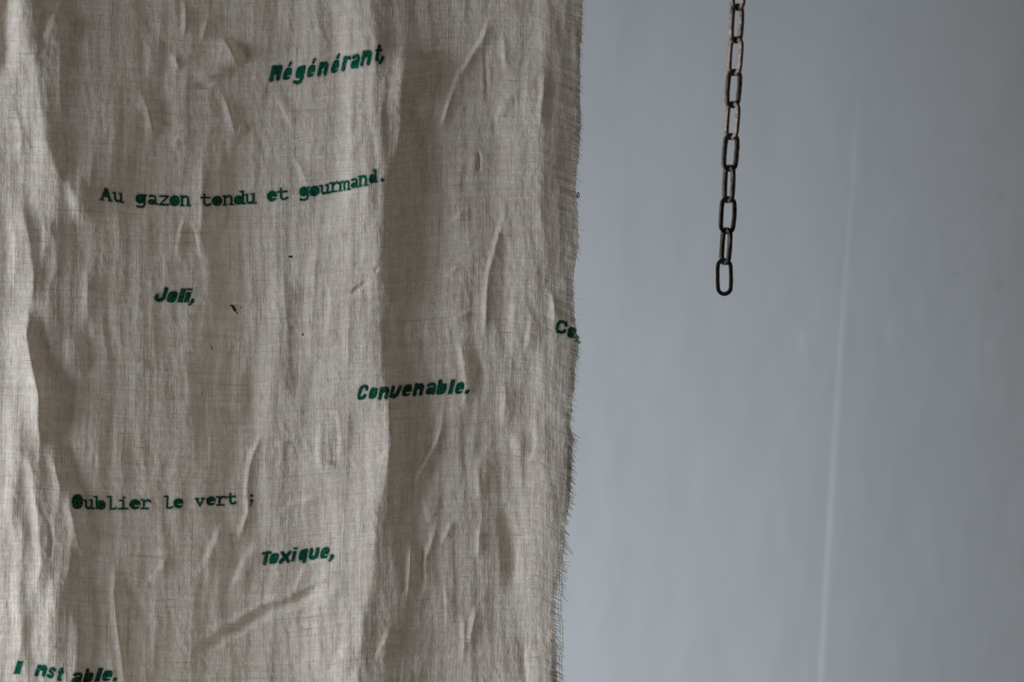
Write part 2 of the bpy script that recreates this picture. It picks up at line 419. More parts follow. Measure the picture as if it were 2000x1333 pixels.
def ridge_field(U, V):
    h = np.zeros_like(U)
    vv = V[:, 0]
    Uw = U + 3.0 * perlin(U / 70, V / 80, 71) + 1.0 * perlin(U / 26, V / 40, 72)
    Vw = V + 4.0 * perlin(U / 40, V / 60, 74)
    lump = 1 + .30 * perlin(U / 110, V / 140, 75)
    for pts, ht, wl, wr, sharp in RIDGES:
        if ht > 0 and wl < 40:          # creases: steep towards the window, running out slowly on the far side
            wl, wr, ht = wl * .72, wr * 2.3, ht * 1.05
        pts = np.array(pts, float)
        # densify with a smooth curve
        seg = np.r_[0, np.cumsum(np.hypot(*np.diff(pts, axis=0).T))]
        L = seg[-1]
        ts = np.linspace(0, L, max(4, int(L / 9)))
        px, py = np.interp(ts, seg, pts[:, 0]), np.interp(ts, seg, pts[:, 1])
        k = np.array([.25, .5, .25])
        for _ in range(3):
            px[1:-1] = np.convolve(px, k, 'valid'); py[1:-1] = np.convolve(py, k, 'valid')
        wm = max(wl, wr) + 8
        i0, i1 = np.searchsorted(vv, [py.min() - wm, py.max() + wm])
        if i1 - i0 < 2: continue
        js = np.where((U[i0:i1].max(0) > px.min() - wm) & (U[i0:i1].min(0) < px.max() + wm))[0]
        if not len(js): continue
        j0, j1 = js[0], js[-1] + 1
        u, v, v0 = Uw[i0:i1, j0:j1], Vw[i0:i1, j0:j1], V[i0:i1, j0:j1]
        best = np.full(u.shape, 1e9); sgn = np.zeros(u.shape); tt = np.zeros(u.shape)
        for a in range(len(px) - 1):
            ax, ay, bx, by = px[a], py[a], px[a + 1], py[a + 1]
            r0, r1 = np.searchsorted(v0[:, 0], [min(ay, by) - wm, max(ay, by) + wm])
            if r1 <= r0: continue
            uu, v2 = u[r0:r1], v[r0:r1]
            dx, dy = bx - ax, by - ay
            l2 = dx * dx + dy * dy + 1e-9
            t = np.clip(((uu - ax) * dx + (v2 - ay) * dy) / l2, 0, 1)
            ex, ey = uu - ax - t * dx, v2 - ay - t * dy
            d = np.hypot(ex, ey)
            b = best[r0:r1]
            mk = d < b
            b[mk] = d[mk]
            # left of the crest = negative (for mostly horizontal ones: above = negative)
            cr = (dx * ey - dy * ex)
            if abs(pts[-1, 1] - pts[0, 1]) < 0.55 * abs(pts[-1, 0] - pts[0, 0]):
                s_ = np.sign(cr) * np.sign(dx)
            else:
                s_ = np.sign(cr) * -np.sign(dy) if dy != 0 else np.sign(ex)
            sgn[r0:r1][mk] = s_[mk]
            tt[r0:r1][mk] = ((ts[a] + t * (ts[a + 1] - ts[a])) / L)[mk]
        w = np.where(sgn < 0, wl, wr)
        if sharp:
            rr = 1.0 + .05 * min(wl, wr)
            d = np.sqrt(best ** 2 + rr * rr) - rr
            x = np.clip(1 - d / w, 0, 1)
            f = x ** 1.7
        else:
            x = np.clip(best / w, 0, 1)
            f = (1 - x * x) ** 2
        tp = min(0.35, 60.0 / L + 0.02) if L > 200 else 0.38
        env = sstep(0, tp, tt) * sstep(0, tp, 1 - tt)
        h[i0:i1, j0:j1] += ht * (1.0 if wm > 60 else 1.55) * f * env * lump[i0:i1, j0:j1]
    return h


def height(U, V):
    h = ridge_field(U, V)
    # the slow swing of the hanging sheet
    sw = [(-260, -20), (-60, 0), (80, 34), (200, 14), (350, -10), (480, -26), (560, -24), (660, -2), (748, 17), (840, -4), (960, 5), (1060, 18), (1150, 14)]
    xs = np.linspace(-300, 1200, 400)
    ys = np.interp(xs, *np.array(sw, float).T)
    kk = np.hanning(23); ys = np.convolve(np.pad(ys, 11, 'edge'), kk / kk.sum(), 'valid')
    h += np.interp(U + 22 * perlin(U / 500, V / 420, 41) - .03 * (V - 650) * sstep(500, 900, U), xs, ys)
    wob = 14 * perlin(U / 200, V / 160, 3)
    h += 9.0 * perlin((U + wob) / 105, V / 520, 21)
    h += 2.8 * perlin((U + wob) / 42, V / 190, 22)
    h += 1.7 * perlin((U + wob) / 23, V / 150, 28) + .8 * perlin((U + .6 * wob) / 13, V / 110, 29)
    n3 = perlin((U + wob + .12 * V) / 21, V / 85, 23)
    h += 1.5 * (0.35 - np.sqrt(n3 ** 2 + .004)) * sstep(-.25, .4, perlin(U / 160, V / 140, 31))
    n4 = perlin((U - .3 * V) / 19, V / 52, 24)
    h += 1.3 * (0.3 - np.sqrt(n4 ** 2 + .004)) * sstep(-.2, .35, perlin(U / 130, V / 170, 32))
    h += 0.50 * perlin(U / 9, V / 16, 25) + 0.30 * perlin(U / 4.6, V / 7.5, 26)
    ed = edge_x(V) - U
    t = np.clip(1 - ed / 46, 0, 1)
    h -= 1.2 * t ** 2 + 1.6 * t * perlin(U / 30, V / 22, 27)
    return h


VTOP = -560.0
va = np.concatenate([np.arange(VTOP, -20, 9.0), np.arange(-20, 1354, 2.0), np.arange(1356, 2500, 12.0)])
ua = np.concatenate([np.arange(-260, -16, 7.0), np.arange(-16, 1098, 2.0), np.arange(1098, 1101, 1.0)])
U0, V0 = np.meshgrid(ua, va)
ex = edge_x(va)[:, None]
U0 = U0 + (ex - 1100.0) * sstep(880, 1100, U0)
HT = height(U0, V0)
# the hem up at the rail lies flat
HT *= sstep(VTOP, VTOP + 260, V0) * 0.9 + 0.1


def sample_height(X, Y):
    """height on the sheet's own mesh (bilinear in the regular part, exact elsewhere)"""
    shp = X.shape
    x = X.ravel(); y = Y.ravel()
    i = np.clip(np.searchsorted(va, y) - 1, 0, len(va) - 2)
    ty = (y - va[i]) / (va[i + 1] - va[i])
    out = np.zeros(len(x))
    for row, wgt in ((i, 1 - ty), (i + 1, ty)):
        # undo the edge stretch of this row
        u = x.copy()
        e = ex[row, 0] - 1100.0
        for _ in range(12):
            u = x - e * sstep(880, 1100, u)
        j = np.clip(np.searchsorted(ua, u) - 1, 0, len(ua) - 2)
        tx = np.clip((u - ua[j]) / (ua[j + 1] - ua[j]), 0, 1)
        out += wgt * (HT[row, j] * (1 - tx) + HT[row, j + 1] * tx)
    return out.reshape(shp)


def cloth_point(u, v, lift=0.0, hgt=None):
    h = sample_height(u, v) if hgt is None else hgt
    lean = 0.053 * sstep(-120, VTOP, v)
    x, z = px_plane(u, v, -h * S)
    return np.stack([x, -(h * S + lift + lean), z], -1)


PC = cloth_point(U0, V0, 0, HT)
# weave coordinates in pixels: weft threads sag and rise as in the photograph
bend = np.interp(U0, [-260, 60, 120, 340, 480, 560, 900, 980, 1050, 1140],
                 [0, 0, 3, 20, 22, 20, -14, -16, -13, 22])
bend = bend + 5 * perlin(U0 / 220, V0 / 260, 51)
wa = U0 + 5 * perlin(U0 / 260, V0 / 240, 52) + 0.02 * V0
WV = np.stack([wa, V0 - bend, np.zeros_like(U0)], -1)
near = np.clip((edge_x(V0) - U0) / 60.0, 0, 1)
openness = (1 - near) ** 1.6


def linen_nodes(nt):
    n = N(nt)
    at = n.node('ShaderNodeAttribute', attribute_name='weave')
    sep = n.node('ShaderNodeSeparateXYZ'); nt.links.new(at.outputs['Vector'], sep.inputs[0])
    a, b = sep.outputs[0], sep.outputs[1]
    # uneven spun threads: streaks long along one axis, one thread wide across
    warp = n.noise(n.vec(n.math('MULTIPLY', a, 1 / 3.4), n.math('MULTIPLY', b, 1 / 130.)), 1.0, 2.0, .6)
    weft = n.noise(n.vec(n.math('MULTIPLY', a, 1 / 120.), n.math('MULTIPLY', b, 1 / 3.4), 7.3), 1.0, 2.0, .6)
    warp2 = n.noise(n.vec(n.math('MULTIPLY', a, 1 / 13.), n.math('MULTIPLY', b, 1 / 300.), 3.1), 1.0, 2.0, .5)
    weft2 = n.noise(n.vec(n.math('MULTIPLY', a, 1 / 260.), n.math('MULTIPLY', b, 1 / 11.), 5.1), 1.0, 2.0, .5)
    sa = n.math('SINE', n.math('MULTIPLY', a, 2 * math.pi / 3.3))
    sb = n.math('SINE', n.math('MULTIPLY', b, 2 * math.pi / 3.3))
    check = n.math('MULTIPLY', sa, sb)
    grain = n.noise(n.vec(n.math('MULTIPLY', a, 1 / 2.5), n.math('MULTIPLY', b, 1 / 5.5), 1.7), 1.0, 1.0, .5)
    return n, a, b, warp, weft, warp2, weft2, check, grain


def linen_mat():
    mt, nt, out = new_mat('raw_linen')
    n, a, b, warp, weft, warp2, weft2, check, grain = linen_nodes(nt)
    opn = n.node('ShaderNodeAttribute', attribute_name='open').outputs['Fac']
    col = n.mix(n.remap(warp, .3, .7), (.79, .715, .645, 1), (.92, .865, .825, 1))
    col = n.mix(n.math('MULTIPLY', n.remap(weft, .68, .36), .42), col, (.61, .505, .425, 1))
    col = n.mix(n.math('MULTIPLY', n.remap(grain, .62, .34), .30), col, (.55, .445, .375, 1))
    # thick brown slubs
    vis = n.remap(n.noise(n.vec(n.math('MULTIPLY', a, 1 / 90.), n.math('MULTIPLY', b, 1 / 90.), 9.), 1.0, 2.0), .42, .62)
    sw = n.noise(n.vec(n.math('MULTIPLY', a, 1 / 3.8), n.math('MULTIPLY', b, 1 / 48.), 41.), 1.0, 2.0, .55)
    sf = n.noise(n.vec(n.math('MULTIPLY', a, 1 / 46.), n.math('MULTIPLY', b, 1 / 3.6), 47.), 1.0, 2.0, .55)
    sl = n.math('MAXIMUM', n.remap(sw, .41, .30), n.remap(sf, .39, .29))
    dash = n.math('MULTIPLY_ADD', n.math('SINE', n.math('MULTIPLY', n.math('ADD', a, b), 2 * math.pi / 6.6)), .2, .8)
    sl = n.math('MULTIPLY', sl, dash)
    col = n.mix(n.math('MULTIPLY', n.math('MULTIPLY', sl, n.math('MULTIPLY_ADD', vis, .6, .3)), .75), col, (.29, .195, .13, 1))
    wide = n.math('MAXIMUM', n.remap(warp2, .36, .24), n.remap(weft2, .35, .24))
    col = n.mix(n.math('MULTIPLY', wide, .32), col, (.33, .25, .17, 1))
    mot = n.noise(n.vec(n.math('MULTIPLY', a, 1 / 11.), n.math('MULTIPLY', b, 1 / 17.), 31.), 1.0, 3.0, .6)
    col = n.mix(n.math('MULTIPLY', n.remap(mot, .58, .36), .24), col, (.46, .36, .285, 1))
    # little dark flecks of husk
    fl = n.noise(n.vec(n.math('MULTIPLY', a, 1 / 5.), n.math('MULTIPLY', b, 1 / 8.), 21.), 1.0, 1.0)
    col = n.mix(n.remap(fl, .80, .86, 0, .7), col, (.16, .09, .06, 1))
    d = n.node('ShaderNodeBsdfDiffuse'); n.put(d.inputs['Color'], col); d.inputs['Roughness'].default_value = .6
    t = n.node('ShaderNodeBsdfTranslucent'); n.put(t.inputs['Color'], n.mix(.6, col, (.62, .43, .23, 1)))
    hgt = n.math('ADD', n.math('MULTIPLY', check, .16), n.math('ADD', n.math('MULTIPLY', warp, 1.2), n.math('MULTIPLY', grain, 1.1)))
    hgt = n.math('ADD', hgt, n.math('MULTIPLY', weft, .9))
    bp = n.node('ShaderNodeBump')
    bp.inputs['Strength'].default_value = .55
    bp.inputs['Distance'].default_value = S * 1.5
    n.put(bp.inputs['Height'], hgt)
    nt.links.new(bp.outputs[0], d.inputs['Normal']); nt.links.new(bp.outputs[0], t.inputs['Normal'])
    sh = n.shade(.27, d.outputs[0], t.outputs[0])
    # pinholes between the threads, wider towards the loose edge
    gap = n.math('MULTIPLY', n.remap(check, .1, .95), n.remap(n.math('ADD', warp, weft), .86, 1.15))
    loose = n.math('MULTIPLY', opn, n.remap(n.math('ADD', n.math('MULTIPLY', weft, .8), n.math('MULTIPLY', warp, .35)), .48, .70))
    alpha = n.math('ADD', n.math('MULTIPLY', gap, .25), n.math('MULTIPLY', loose, .26), clamp=True)
    tr = n.node('ShaderNodeBsdfTransparent')
    sh = n.shade(alpha, sh, tr.outputs[0])
    nt.links.new(sh, out.inputs[0])
    return mt


M_linen = linen_mat()
cloth = bpy.data.objects.new('linen_cloth', None); link(cloth)
cx, cz = px_plane(430, 2500)
cloth.location = (float(cx), 0, float(cz))
CL = Vector(cloth.location)
sheet = grid_obj('linen_sheet', PC - np.array(CL), M_linen, cloth, {'open': openness}, {'weave': WV})
cloth['label'] = 'raw beige linen cloth hanging, printed with green French words, frayed right edge'
cloth['category'] = 'cloth'


# ------------------------------------------------------------------ loose threads at the frayed edge
def thread_mat(name, c1, c2):
    mt, nt, out = new_mat(name)
    n = N(nt)
    d = n.node('ShaderNodeBsdfDiffuse')
    tc = n.node('ShaderNodeTexCoord').outputs['Object']
    n.put(d.inputs['Color'], n.mix(n.noise(tc, 500.0, 2), (*c1, 1), (*c2, 1)))
    nt.links.new(d.outputs[0], out.inputs[0])
    return mt


M_thread = thread_mat('flax_thread', (.38, .31, .25), (.62, .55, .48))
M_thread_ink = thread_mat('inked_flax_thread', (.005, .06, .04), (.01, .10, .07))
M_thread_grey = thread_mat('grey_lint', (.10, .11, .13), (.2, .21, .24))


def density(v):
    return np.interp(v, [-300, 40, 60, 240, 300, 330, 480, 484, 505, 512, 640, 650, 740, 770, 830, 845, 1000, 1010, 1060, 1333, 1900],
                     [.4, .4, .8, .9, .8, .3, .2, .9, .9, .15, .2, .8, .8, .55, .4, 1, 1, .75, .8, .95, .9])


def build_fringe():
    vs, fs = [], []
    v = -300.0
    while v < 1500:
        v += random.uniform(.8, 2.3)
        if random.random() > density(v): continue
        e = float(edge_x(np.array([v]))[0])
        low = 1100 < v
        ln = random.uniform(5, 12) * (1.25 if 830 < v < 1010 else 1) * (1.5 if random.random() < .12 else 1) + (7 if low else 0)
        if v < 330: ln *= .85
        ang = math.radians(random.gauss(38, 13) - (10 if low else 0))
        curl = random.gauss(.25, .25)
        k = 5
        us, vvs = [e - 9], [v - 3]
        a = ang * .4
        st = (ln + 9) / k
        for i in range(k):
            us.append(us[-1] + math.cos(a) * st); vvs.append(vvs[-1] + math.sin(a) * st)
            a += (ang - a) * .6 + curl * .3
        us, vvs = np.array(us), np.array(vvs)
        off = np.linspace(0.3, random.uniform(-2, 3), k + 1)
        pts = cloth_point(us, vvs, 0, sample_height(us, vvs) + off) - np.array(CL)
        r = np.linspace(.62, .25, k + 1) * S * random.uniform(.7, 1.15) * (.66 if v < 800 else 1.0)
        a_, b_ = tube(pts, r, 3)
        o = len(vs); vs += a_; fs += [tuple(o + i for i in q) for q in b_]
    return vs, fs


vs, fs = build_fringe()
fr = mesh_obj('frayed_weft_threads', vs, fs, M_thread, cloth, True)
fr['kind'] = 'stuff'
fr['label'] = 'short loose thread ends along the frayed edge'


def edge_thread(name, pts, rad, mat, lab=None, lift=0.8):
    pts = np.array(pts, float)
    ts = np.linspace(0, len(pts) - 1, max(12, len(pts) * 7))
    us = np.interp(ts, np.arange(len(pts)), pts[:, 0]); vv = np.interp(ts, np.arange(len(pts)), pts[:, 1])
    kk = np.array([.25, .5, .25])
    for _ in range(5):
        us[1:-1] = np.convolve(us, kk, 'valid'); vv[1:-1] = np.convolve(vv, kk, 'valid')
    P = cloth_point(us, vv, 0, sample_height(us, vv) + lift) - np.array(CL)
    v_, f_ = tube(P, [rad * S] * len(P), 5)
    o = mesh_obj(name, v_, f_, mat, cloth, True)
    if lab: o['label'] = lab
    return o


wz = [(float(edge_x(np.array([v]))[0]) + np.interp(v, [1090, 1150, 1220, 1333, 1500], [-3, 8, 12, 10, 9]) + random.uniform(-1.6, 1.6), v) for v in range(1090, 1500, 16)]
edge_thread('loose_warp_thread', wz, .75, M_thread, 'long loose thread running down beside the frayed edge')
edge_thread('loose_warp_thread', [(u - 4.5 + random.uniform(-.8, .8), v) for u, v in wz[2:]], .6, M_thread)
edge_thread('loose_thread_end', [(1118, 690), (1124, 693), (1128, 697), (1131, 702)], .8, M_thread)
edge_thread('loose_thread_end', [(1098, 1062), (1106, 1066), (1112, 1072), (1118, 1080)], .6, M_thread)
edge_thread('loose_thread_end', [(1100, 1068), (1108, 1073), (1114, 1080), (1119, 1085)], .6, M_thread)
edge_thread('loose_thread_end', [(1094, 1160), (1101, 1168), (1108, 1176)], .6, M_thread)
edge_thread('inked_thread_end', [(1126, 656), (1129, 664), (1131, 669), (1134, 670)], .8, M_thread_ink, 'green inked thread end')
edge_thread('inked_thread_end', [(1126, 666), (1130, 670), (1131, 672)], .9, M_thread_ink)
edge_thread('inked_thread_end', [(1125, 657), (1130, 659), (1133, 661)], .6, M_thread_ink)
edge_thread('lint_loop', [(1126, 384), (1129, 375), (1131, 380), (1131.5, 384), (1129, 387), (1127, 384), (1129, 381)], .9, M_thread_grey, 'tiny grey lint loop at the cloth edge', -3)


# ------------------------------------------------------------------ printed words
def ell(cx, cy, rx, ry, p=2.6, n=26):
    r = []
    for i in range(n):
        t = 2 * math.pi * i / n
        c, s = math.cos(t), math.sin(t)
        r.append((cx + rx * math.copysign(abs(c) ** (2 / p), c), cy + ry * math.copysign(abs(s) ** (2 / p), s)))
    return ('f', r)


def st(w, *p): return ('s', w, list(p))
def ct(w, *p): return ('c', w, list(p))


# heavy slanted letters with filled counters; box 0..1, stroke width in letter pixels
HEAVY = {
    'R': [st(8, (.14, .1), (.14, .9)), st(8, (.84, .12), (.84, .85)), ('f', [(.1, .38), (.9, .38), (.97, .9), (.8, .99), (.1, .99)]), ct(1.6, (.5, .0), (.5, .26))],
    'é': [ell(.5, .345, .5, .345), ct(2.6, (.62, .2), (1.1, .22)), st(4.6, (.52, .80), (.66, .96))],
    'e': [ell(.5, .5, .5, .5), ct(3.0, (.55, .28), (1.1, .30))],
    'g': [ell(.5, .66, .5, .34), st(6.5, (.84, .92), (.84, .3), (.72, .1), (.5, .07), (.1, .12)), ct(2.2, (.1, .26), (.6, .25))],
    'n': [st(6.8, (.16, .1), (.16, .9)), st(6.8, (.84, .1), (.84, .75), (.7, .88), (.3, .86)), ('f', [(.15, .45), (.85, .6), (.85, .85), (.15, .9)]), ct(2.2, (.5, -.05), (.5, .5))],
    'r': [st(7, (.22, .1), (.22, .9)), st(6.5, (.3, .8), (.6, .9), (.92, .86)), ('f', [(.2, .55), (.5, .72), (.5, .9), (.2, .9)])],
    'a': [ell(.47, .31, .46, .31), st(6.4, (.86, .1), (.86, .7), (.7, .88), (.4, .9), (.18, .8)), ct(1.4, (.18, .63), (.5, .66))],
    't': [st(6.2, (.45, .95), (.42, .25), (.55, .1), (.82, .1)), st(5.4, (.08, .70), (.95, .70))],
    ',': [st(6.4, (.62, .72), (.55, .5)), st(4.6, (.52, .45), (.3, .12)), st(3.4, (.3, .12), (.12, .06))],
    'J': [st(7.4, (.80, .92), (.80, .3), (.62, .12), (.36, .10), (.16, .2)), st(7.4, (.16, .22), (.18, .40))],
    'o': [ell(.5, .5, .5, .5, 2.9)],
    'l': [('f', [(.0, .0), (.95, .0), (.95, 1), (.05, 1)])],
    'I': [('f', [(.0, .0), (.95, .0), (.95, 1), (.05, 1)])],
    'i': [('f', [(.0, .0), (.95, .0), (.95, .74), (.05, .74)]), ('f', [(.1, .86), (1, .86), (1, 1), (.1, 1)])],
    'C': [st(5.6, (.90, .70), (.84, .88), (.5, .92), (.24, .84), (.14, .6), (.12, .3), (.24, .1), (.55, .07), (.84, .16), (.88, .26))],
    'v': [st(6.8, (.15, .9), (.17, .18), (.42, .12)), st(6.8, (.42, .12), (.7, .3), (.88, .9)), ('f', [(.15, .1), (.5, .1), (.62, .36), (.16, .42)])],
    'b': [st(7, (.15, .12), (.15, .92)), ell(.52, .38, .48, .38)],
    '.': [('f', [(.0, .0), (.9, .0), (1, 1), (.1, 1)])],
    'T': [st(5.2, (.06, .9), (.95, .9)), st(7, (.5, .1), (.5, .9))],
    'x': [st(6.6, (.12, .1), (.88, .9)), st(6.6, (.12, .9), (.88, .1)), ell(.5, .5, .3, .25)],
    'q': [ell(.5, .60, .5, .40), st(7, (.84, .92), (.84, .1))],
    'u': [st(6.8, (.16, .9), (.16, .25), (.3, .12), (.6, .12), (.84, .25), (.84, .9)), ('f', [(.15, .1), (.85, .1), (.85, .34), (.15, .34)])],
    's': [st(5.6, (.86, .76), (.6, .91), (.28, .84), (.2, .66), (.5, .52), (.76, .36), (.7, .14), (.4, .09), (.1, .2))],
    '*': [st(2.4, (.1, .8), (.8, .5)), st(2.6, (.3, .1), (.9, .3))],
}
# upright typewriter letters with slab serifs and filled counters
TYPE = {
    'A': [st(4.6, (.14, .06), (.46, .92)), st(5.2, (.54, .92), (.86, .06)), ('f', [(.25, .28), (.74, .28), (.56, .95), (.44, .95)]), st(3.4, (.0, .05), (.26, .05)), st(3.4, (.72, .05), (1, .05))],
    'u': [st(4.6, (.24, .9), (.24, .32), (.34, .12), (.56, .1), (.76, .3)), st(4.6, (.76, .92), (.76, .08)), st(3.2, (.04, .91), (.24, .91)), st(3.2, (.58, .91), (.76, .91)), st(3.2, (.76, .07), (.98, .07))],
    'g': [ell(.46, .66, .46, .34, 2.2), st(4.4, (.86, .92), (.86, .3), (.7, .09), (.45, .06), (.15, .1)), st(3, (.84, .93), (1, .93))],
    'a': [ell(.42, .29, .40, .28, 2.2), st(4.6, (.2, .84), (.48, .92), (.72, .82), (.76, .55), (.76, .12)), st(3.2, (.76, .08), (1, .08))],
    'z': [st(4.2, (.08, .9), (.9, .9)), st(4.4, (.86, .88), (.14, .12)), st(4.2, (.06, .08), (.94, .08))],
    'o': [ell(.5, .5, .5, .5, 2.1)],
    'O': [ell(.5, .5, .5, .5, 2.3)],
    'n': [st(5, (.2, .08), (.2, .92)), st(5, (.2, .72), (.45, .9), (.7, .86), (.8, .65), (.8, .08)), st(3.2, (.02, .92), (.2, .92)), st(3.2, (.05, .06), (.36, .06)), st(3.2, (.66, .06), (.98, .06))],
    't': [st(4.6, (.36, .97), (.36, .3), (.5, .1), (.74, .07), (.96, .18)), st(3.8, (.04, .72), (.88, .72))],
    'd': [ell(.42, .34, .42, .34, 2.2), st(5, (.8, .95), (.8, .08)), st(3.4, (.56, .95), (.8, .95)), st(3.4, (.8, .06), (1, .06))],
    'e': [ell(.5, .5, .5, .5, 2.1), ct(2.6, (.52, .37), (1.1, .37)), ct(2.0, (.86, .30), (1.1, .22))],
    'r': [st(4.6, (.3, .08), (.3, .92)), st(4.6, (.3, .6), (.5, .84), (.76, .9), (.95, .78)), st(3.4, (.02, .92), (.3, .92)), st(3.6, (.04, .06), (.72, .06))],
    'm': [st(4.2, (.12, .08), (.12, .92)), st(4.0, (.12, .8), (.34, .9), (.48, .8), (.48, .08)), st(4.0, (.5, .8), (.7, .9), (.86, .8), (.86, .08)), st(3, (.0, .06), (.24, .06)), st(3, (.76, .06), (1, .06))],
    '.': [ell(.5, .5, .5, .5, 2.2)],
    'b': [ell(.58, .34, .42, .35, 2.2), st(4.6, (.2, .95), (.2, .08)), st(3.4, (.02, .95), (.2, .95))],
    'l': [st(4.4, (.36, .95), (.36, .1)), st(3.4, (.02, .95), (.36, .95)), st(3.6, (.36, .06), (.7, .06), (.98, .12))],
    'i': [st(4.2, (.5, .72), (.5, .08)), st(3.4, (.12, .70), (.5, .70)), st(3.8, (.02, .06), (.98, .06)), ell(.55, .93, .15, .08)],
    'v': [st(4.4, (.14, .9), (.5, .1)), st(4.2, (.86, .9), (.5, .1)), st(3.2, (.0, .93), (.32, .93)), st(3.2, (.68, .93), (1, .93))],
    ';': [ell(.5, .88, .36, .12, 2.2), ell(.55, .42, .4, .13, 2.2), st(2.4, (.7, .38), (.3, .04))],
}

# each line: words, font, slant, tilt (rise of a letter's own baseline), letter boxes (x0, x1, top, bottom)
LINES = [
    ('Régénérant,', HEAVY, .22, -.16, 0, [
        ('R', 526.5, 551.5, 126.8, 158.6), ('é', 551, 574, 121, 156.6), ('g', 573, 597, 128.5, 164), ('é', 598, 620, 115, 151.2),
        ('n', 620, 642, 120.5, 148), ('é', 645, 667, 105.5, 143), ('r', 667, 684.5, 110, 138.4), ('a', 683.5, 703.5, 106, 134),
        ('n', 703, 728, 97.5, 128.5), ('t', 730.5, 746.5, 88.5, 120.5), (',', 739.5, 752, 108, 124.5)]),
    ('Au gazon tondu et gourmand.', TYPE, .0, -.02, 0, [
        ('A', 196, 218.5, 366.5, 393, .12), ('u', 219.5, 242, 375.5, 396, .12), ('g', 265, 286, 379, 406.5, .05), ('a', 288.5, 308, 380.5, 400.5, .04),
        ('z', 311, 330, 381.5, 401.5, .02), ('o', 330.5, 351.2, 382, 402.8, 0), ('n', 351.5, 371.5, 382, 402.8, 0), ('t', 392, 412, 380, 403, 0),
        ('o', 413.8, 434.5, 382.5, 402.8, -.04), ('n', 435, 456.5, 381, 401.5, -.06), ('d', 457, 479, 373, 400, -.06), ('u', 476.5, 501, 377.5, 399, -.07),
        ('e', 521.5, 541, 373, 393.8, -.08), ('t', 541, 562, 368, 391.5, -.08), ('g', 584.5, 604, 364.5, 392.5, -.1), ('o', 604, 624, 362.5, 384, -.12),
        ('u', 623.5, 645, 359.5, 380.5, -.14), ('r', 644, 662.5, 354.5, 376, -.16), ('m', 662, 684, 352, 373.5, -.16), ('a', 685, 700, 347.5, 367.8, -.16),
        ('n', 700, 718, 341.5, 364.5, -.16), ('d', 720.5, 736, 331.5, 358.6, -.14), ('.', 743.5, 750, 348.2, 354.8, 0)]),
    ('Joli,', HEAVY, .28, .03, 0, [
        ('J', 300, 329.5, 562, 589.3), ('o', 324, 349, 568.5, 591.3), ('l', 346, 365, 563.5, 591.2), ('i', 358, 376.5, 563.5, 591.2), (',', 369, 380, 583.2, 596)]),
    ('Convenable.', HEAVY, .24, -.06, 0, [
        ('C', 697, 719.5, 752.5, 780.5), ('o', 718.5, 739, 757.5, 779.5), ('n', 738, 761.5, 756.5, 780), ('v', 760, 785, 754, 778.5),
        ('e', 783.5, 806.5, 751, 774.5), ('n', 806, 829.5, 749.5, 773), ('a', 830, 853, 748.3, 771), ('b', 851.5, 876, 742.3, 770.5),
        ('l', 874.5, 890, 741.8, 769.8), ('e', 887, 908.5, 746.8, 769.8), ('.', 907, 916.5, 761.8, 769.8)]),
    ('Oublier le vert ;', TYPE, .0, -.01, 1.3, [
        ('O', 140, 162.5, 966, 994.5), ('u', 163, 184.5, 976, 995), ('b', 184.5, 206.5, 969.5, 996, 0), ('l', 210, 227.5, 969.5, 996, 0),
        ('i', 232, 249.5, 970.5, 995.5, 0), ('e', 253, 274.5, 975.8, 995.5, 0), ('r', 275, 294.5, 975.8, 995, 0), ('l', 321, 337, 968.8, 994.5, -.03),
        ('e', 339, 358.5, 973.8, 993.5, -.03), ('v', 381.5, 399.5, 972.8, 990.5, -.06), ('e', 403, 421.5, 969.8, 988.5, -.07), ('r', 423, 442.5, 968.8, 988.3, -.07),
        ('t', 444, 460.5, 964.5, 986.5, -.07), (';', 487.5, 494.8, 965.8, 988.3, 0)]),
    ('Toxique,', HEAVY, .22, -.09, 0, [
        ('T', 509, 529.5, 1078, 1104), ('o', 524.5, 546, 1080.8, 1102.2), ('x', 545, 569.5, 1077.3, 1100.2), ('i', 568, 581, 1070.2, 1097),
        ('q', 580.5, 601.5, 1073.3, 1100.5), ('u', 601.8, 624, 1071.6, 1092.8), ('e', 623.8, 645, 1069.2, 1091.6), (',', 642, 653, 1083, 1096)]),
    ('I nst able.', HEAVY, .30, .06, 0, [
        ('I', 26.5, 45.5, 1291.8, 1317.2), ('n', 68, 93.3, 1300, 1321.5), ('s', 91.5, 109.5, 1304, 1325), ('t', 111, 124.5, 1306, 1330.5),
        ('a', 137.5, 163, 1314.5, 1336.5, -.06), ('b', 161.5, 187, 1307.5, 1335, -.05), ('l', 184, 202.5, 1305.4, 1332.3, -.02), ('e', 197, 222, 1310, 1331, -.02), ('.', 219.5, 228.5, 1324.3, 1331.5)]),
    ('Co', HEAVY, .20, .22, 0, [
        ('C', 1083.5, 1109, 624.5, 653), ('o', 1106.5, 1126, 638, 662), ('*', 1121, 1129, 657, 669)]),
]


def seg_dist(X, Y, ax, ay, bx, by):
    dx, dy = bx - ax, by - ay
    t = np.clip(((X - ax) * dx + (Y - ay) * dy) / (dx * dx + dy * dy + 1e-9), 0, 1)
    return np.hypot(X - ax - t * dx, Y - ay - t * dy)


def poly_sdf(X, Y, pts):
    d = np.full(X.shape, 1e9); ins = np.zeros(X.shape, bool)
    k = len(pts)
    for i in range(k):
        ax, ay = pts[i]; bx, by = pts[(i + 1) % k]
        d = np.minimum(d, seg_dist(X, Y, ax, ay, bx, by))
        if ay != by:
            c = ((ay > Y) != (by > Y)) & (X < (bx - ax) * (Y - ay) / (by - ay) + ax)
            ins ^= c
    return np.where(ins, -d, d)


